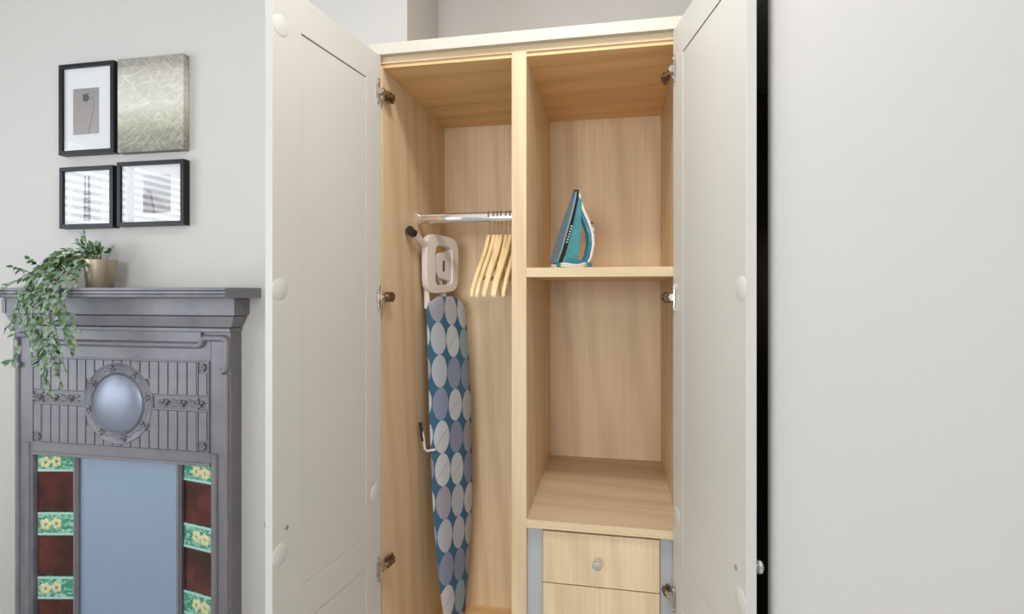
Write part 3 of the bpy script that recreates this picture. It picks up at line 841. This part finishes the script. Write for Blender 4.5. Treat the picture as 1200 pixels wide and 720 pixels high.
def ink_jetty(x0, x1, y, z0, z1, ph):
    w_, h_ = x1-x0, z1-z0; mb = MB()
    quad(mb, y, [(x0, z0), (x0+w_*.45, z0), (x0+w_*.32, z0+h_*.55), (x0+w_*.2, z0+h_*.60), (x0, z0+h_*.5)])
    for k in range(4): quad(mb, y, [(x0+w_*(.42+.14*k), z0), (x0+w_*(.47+.14*k), z0), (x0+w_*(.30+.07*k), z0+h_*.5), (x0+w_*(.27+.07*k), z0+h_*.5)])
    build('photo_jetty', mb, M['ink_mid'], ph)
# measured on the breast wall
framed('picture_frame', 'tall black frame with a drooping seed pod photo, top left of the four pictures', -2.178, -1.916, 1.846, 2.208, .017,
       (-2.118, -1.995, 1.927, 2.110), M['photo1'], ink_pod)
framed('picture_frame', 'small black frame, lower left of the four, with blind reflection on its glass', -2.175, -1.920, 1.552, 1.797, .017,
       (-2.120, -1.990, 1.580, 1.770), M['photo3'], ink_trees)
framed('picture_frame', 'wide black frame with a small jetty photo, lower right of the four pictures', -1.902, -1.600, 1.555, 1.806, .016,
       (-1.790, -1.668, 1.605, 1.752), M['photo4'], ink_jetty)
cn = build('canvas_print', MB().box(-1.900, -1.602, BY-.030, BY-.001, 1.842, 2.209), M['grass_print'], bevel=.003)
tag(cn, 'frameless canvas print of pale grass, top right of the four pictures', 'picture')

# ------------------------------------------------------------------ potted trailing plant
PX, PY, PZ = -1.912, 1.690, 1.3142
pp = thing('potted_plant', 'trailing green plant in a brass pot on the mantel, vines falling over the edge', 'plant', (PX, PY, PZ))
build('pot', MB().lathe([(.0405, 0), (.042, .002), (.0535, .100), (.0545, .106), (.052, .106), (.049, .088)], (PX, PY, PZ), 'z', 40), M['pot'], pp, smooth=True)
build('soil', MB().lathe([(.0505, .086), (.035, .092), (.01, .095)], (PX, PY, PZ), 'z', 24), M['soil'], pp, smooth=True)
def cr(P, n=8):
    P = [Vector(p) for p in P]; P = [P[0]*2-P[1]]+P+[P[-1]*2-P[-2]]; out = []
    for i in range(1, len(P)-2):
        for k in range(n):
            t = k/n; a, b, c, d = P[i-1:i+3]
            out.append(.5*((2*b)+(c-a)*t+(2*a-5*b+4*c-d)*t*t+(3*b-a-3*c+d)*t**3))
    out.append(P[-2]); return out
T0 = (PX-.02, PY, PZ+.10)
vines = []
def hang(x, zb, y=1.555, x1=None, ztop=None):
    j = lambda s: random.uniform(-s, s)
    x1 = x if x1 is None else x1
    vines.append([(PX-.03+j(.02), PY+j(.03), PZ+.10), ((PX+x)/2-.02+j(.03), 1.66+j(.03), PZ+.125+j(.02)), (x+j(.01), 1.595+j(.01), 1.350+j(.012)),
                  (x+j(.012), y, 1.27), (lerp(x, x1, .5)+j(.012), y-.004, lerp(1.27, zb, .5)), (x1+j(.008), y+.004, zb)])
for x, zb, x1 in ((-2.075, .945, -1.965), (-2.05, .99, -1.99), (-2.02, 1.02, -1.95), (-2.00, .98, -1.935), (-1.98, 1.03, -1.91), (-1.95, 1.09, -1.885),
                  (-1.93, 1.12, -1.87), (-1.905, 1.17, -1.865), (-2.09, 1.055, -2.06), (-2.11, 1.16, -2.09), (-2.03, .94, -1.975), (-2.06, 1.1, -2.03),
                  (-1.96, 1.22, -1.90), (-2.0, 1.18, -1.98), (-2.04, 1.0, -2.0), (-1.99, 1.10, -1.95)):
    hang(x, zb, x1=x1)
# side sprigs to the left
vines.append([T0, (-2.05, 1.66, 1.43), (-2.13, 1.62, 1.37), (-2.13, 1.56, 1.20), (-2.12, 1.555, 1.07), (-2.165, 1.555, 1.04)])
vines.append([T0, (-2.05, 1.66, 1.42), (-2.12, 1.62, 1.36), (-2.12, 1.555, 1.22), (-2.155, 1.55, 1.17)])
vines.append([T0, (-2.06, 1.66, 1.43), (-2.15, 1.63, 1.37), (-2.215, 1.60, 1.325), (-2.26, 1.57, 1.275), (-2.28, 1.56, 1.27)])
vines.append([T0, (-2.07, 1.67, 1.43), (-2.16, 1.66, 1.375), (-2.215, 1.655, 1.38), (-2.27, 1.65, 1.395)])
vines.append([T0, (-2.08, 1.67, 1.43), (-2.15, 1.66, 1.40), (-2.195, 1.655, 1.425)])
vines.append([T0, (-2.03, 1.67, 1.46), (-2.10, 1.66, 1.43), (-2.15, 1.65, 1.37), (-2.16, 1.63, 1.345)])
# tufts above the pot
for k in range(16):
    a = random.uniform(0, 2*PI); r = random.uniform(.02, .07)
    tx = PX-.055+random.uniform(-.065, .06); ty = PY+random.uniform(-.055, .03)
    vines.append([(PX-.01+r*.4*math.cos(a), PY+r*.4*math.sin(a), PZ+.09), ((PX+tx)/2, (PY+ty)/2, PZ+.13), (tx, ty, PZ+.135+random.uniform(0, .045))])
vines.append([(PX+.02, PY, PZ+.09), (PX+.05, PY-.01, PZ+.12), (PX+.075, PY-.02, PZ+.145)])
vines.append([(PX+.0, PY, PZ+.09), (PX-.03, PY-.02, PZ+.15), (PX-.045, PY-.02, PZ+.20)])
for k in range(7):
    vines.append([T0, (PX-.09, PY-.03, PZ+.11+random.uniform(-.02, .02)), (PX-.13-random.uniform(0, .07), PY-.05+random.uniform(-.03, .03), PZ+.05+random.uniform(-.03, .04))])
st = MB()
for P in vines: st.tube(cr(P, 5), .0011, 5)
build('vine_stems', st, M['stem'], pp, smooth=True)['kind'] = 'stuff'
def leaf_geo(L, w_, fold=.25, curl=.15):
    P = [(0, 0), (.18, .32), (.42, .5), (.72, .33), (1, 0)]
    v = []; f = []
    for t, h in P:
        z = -curl*L*t*t
        v += [(t*L, -h*w_, z+fold*h*w_), (t*L, 0, z), (t*L, h*w_, z+fold*h*w_)]
    for i in range(4):
        a = i*3
        for q in ((a, a+1, a+4, a+3), (a+1, a+2, a+5, a+4)): f.append(q)
    return v, f
leaf_meshes = []
for L, w_, mat in ((.030, .017, 'leaf0'), (.027, .015, 'leaf1'), (.031, .017, 'leaf1'), (.024, .014, 'leaf2'), (.026, .015, 'leaf0')):
    v, f = leaf_geo(L, w_); me = bpy.data.meshes.new('leaf'); me.from_pydata(v, [], f); me.materials.append(M[mat])
    for p in me.polygons: p.use_smooth = True
    leaf_meshes.append((me, v, f, mat))
spots = []
for vi, P in enumerate(vines):
    pts = cr(P, 14); acc = 0; start = 1 if len(P) > 3 else 0
    for i in range(1, len(pts)):
        d = pts[i]-pts[i-1]; acc += d.length
        if acc > .0135 and i > len(pts)*(.22 if len(P) > 3 else .45) or i == len(pts)-1:
            acc = 0
            for q in range(2 if random.random() < .45 else 1):
                out = Vector((random.uniform(-1, 1), random.uniform(-.9, .25), random.uniform(-.75, .45)))
                dr = (d.normalized()*.5+out*.9).normalized()
                if i == len(pts)-1: dr = d.normalized()
                spots.append((pts[i], dr, vi))
random.shuffle(spots)
rest = {}
W0 = W[pp.name]
for k, (p, dr, vi) in enumerate(spots):
    if p.y > 1.60 and p.z < 1.325: p.z = 1.325
    nrm = Vector((random.uniform(-.6, .6), random.uniform(-1, -.1), random.uniform(.2, 1)))
    z = (nrm-dr*nrm.dot(dr)).normalized(); y = z.cross(dr)
    mt = Matrix((dr, y, z)).transposed()
    ids = [0, 0, 4, 3, 2] if p.z > 1.39 else [1, 2, 1, 3, 0, 2]
    me, v, f, mat = leaf_meshes[random.choice(ids)]
    s = random.uniform(.72, 1.08)
    if k < 298:
        o = bpy.data.objects.new('leaf', me); C.objects.link(o); o.parent = pp
        o.location = p-W0; o.rotation_euler = mt.to_euler(); o.scale = (s, s, s)
    else:
        mb = rest.setdefault(mat, MB()); n = len(mb.v)
        mb.v += [tuple(mt @ (Vector(q)*s)+p) for q in v]; mb.f += [tuple(n+i for i in q) for q in f]
for mat, mb in rest.items():
    build('small_leaves', mb, M[mat], pp, smooth=True)['kind'] = 'stuff'
print('leaves', len(spots))
# ceiling lamp
cl = thing('ceiling_lamp', 'flush white square ceiling lamp in front of the wardrobe', 'lamp', (-.15, .75, CH))
box('lamp_base', M['white_plastic'], cl, -.33, .03, .57, .93, 2.675, CH, .004)
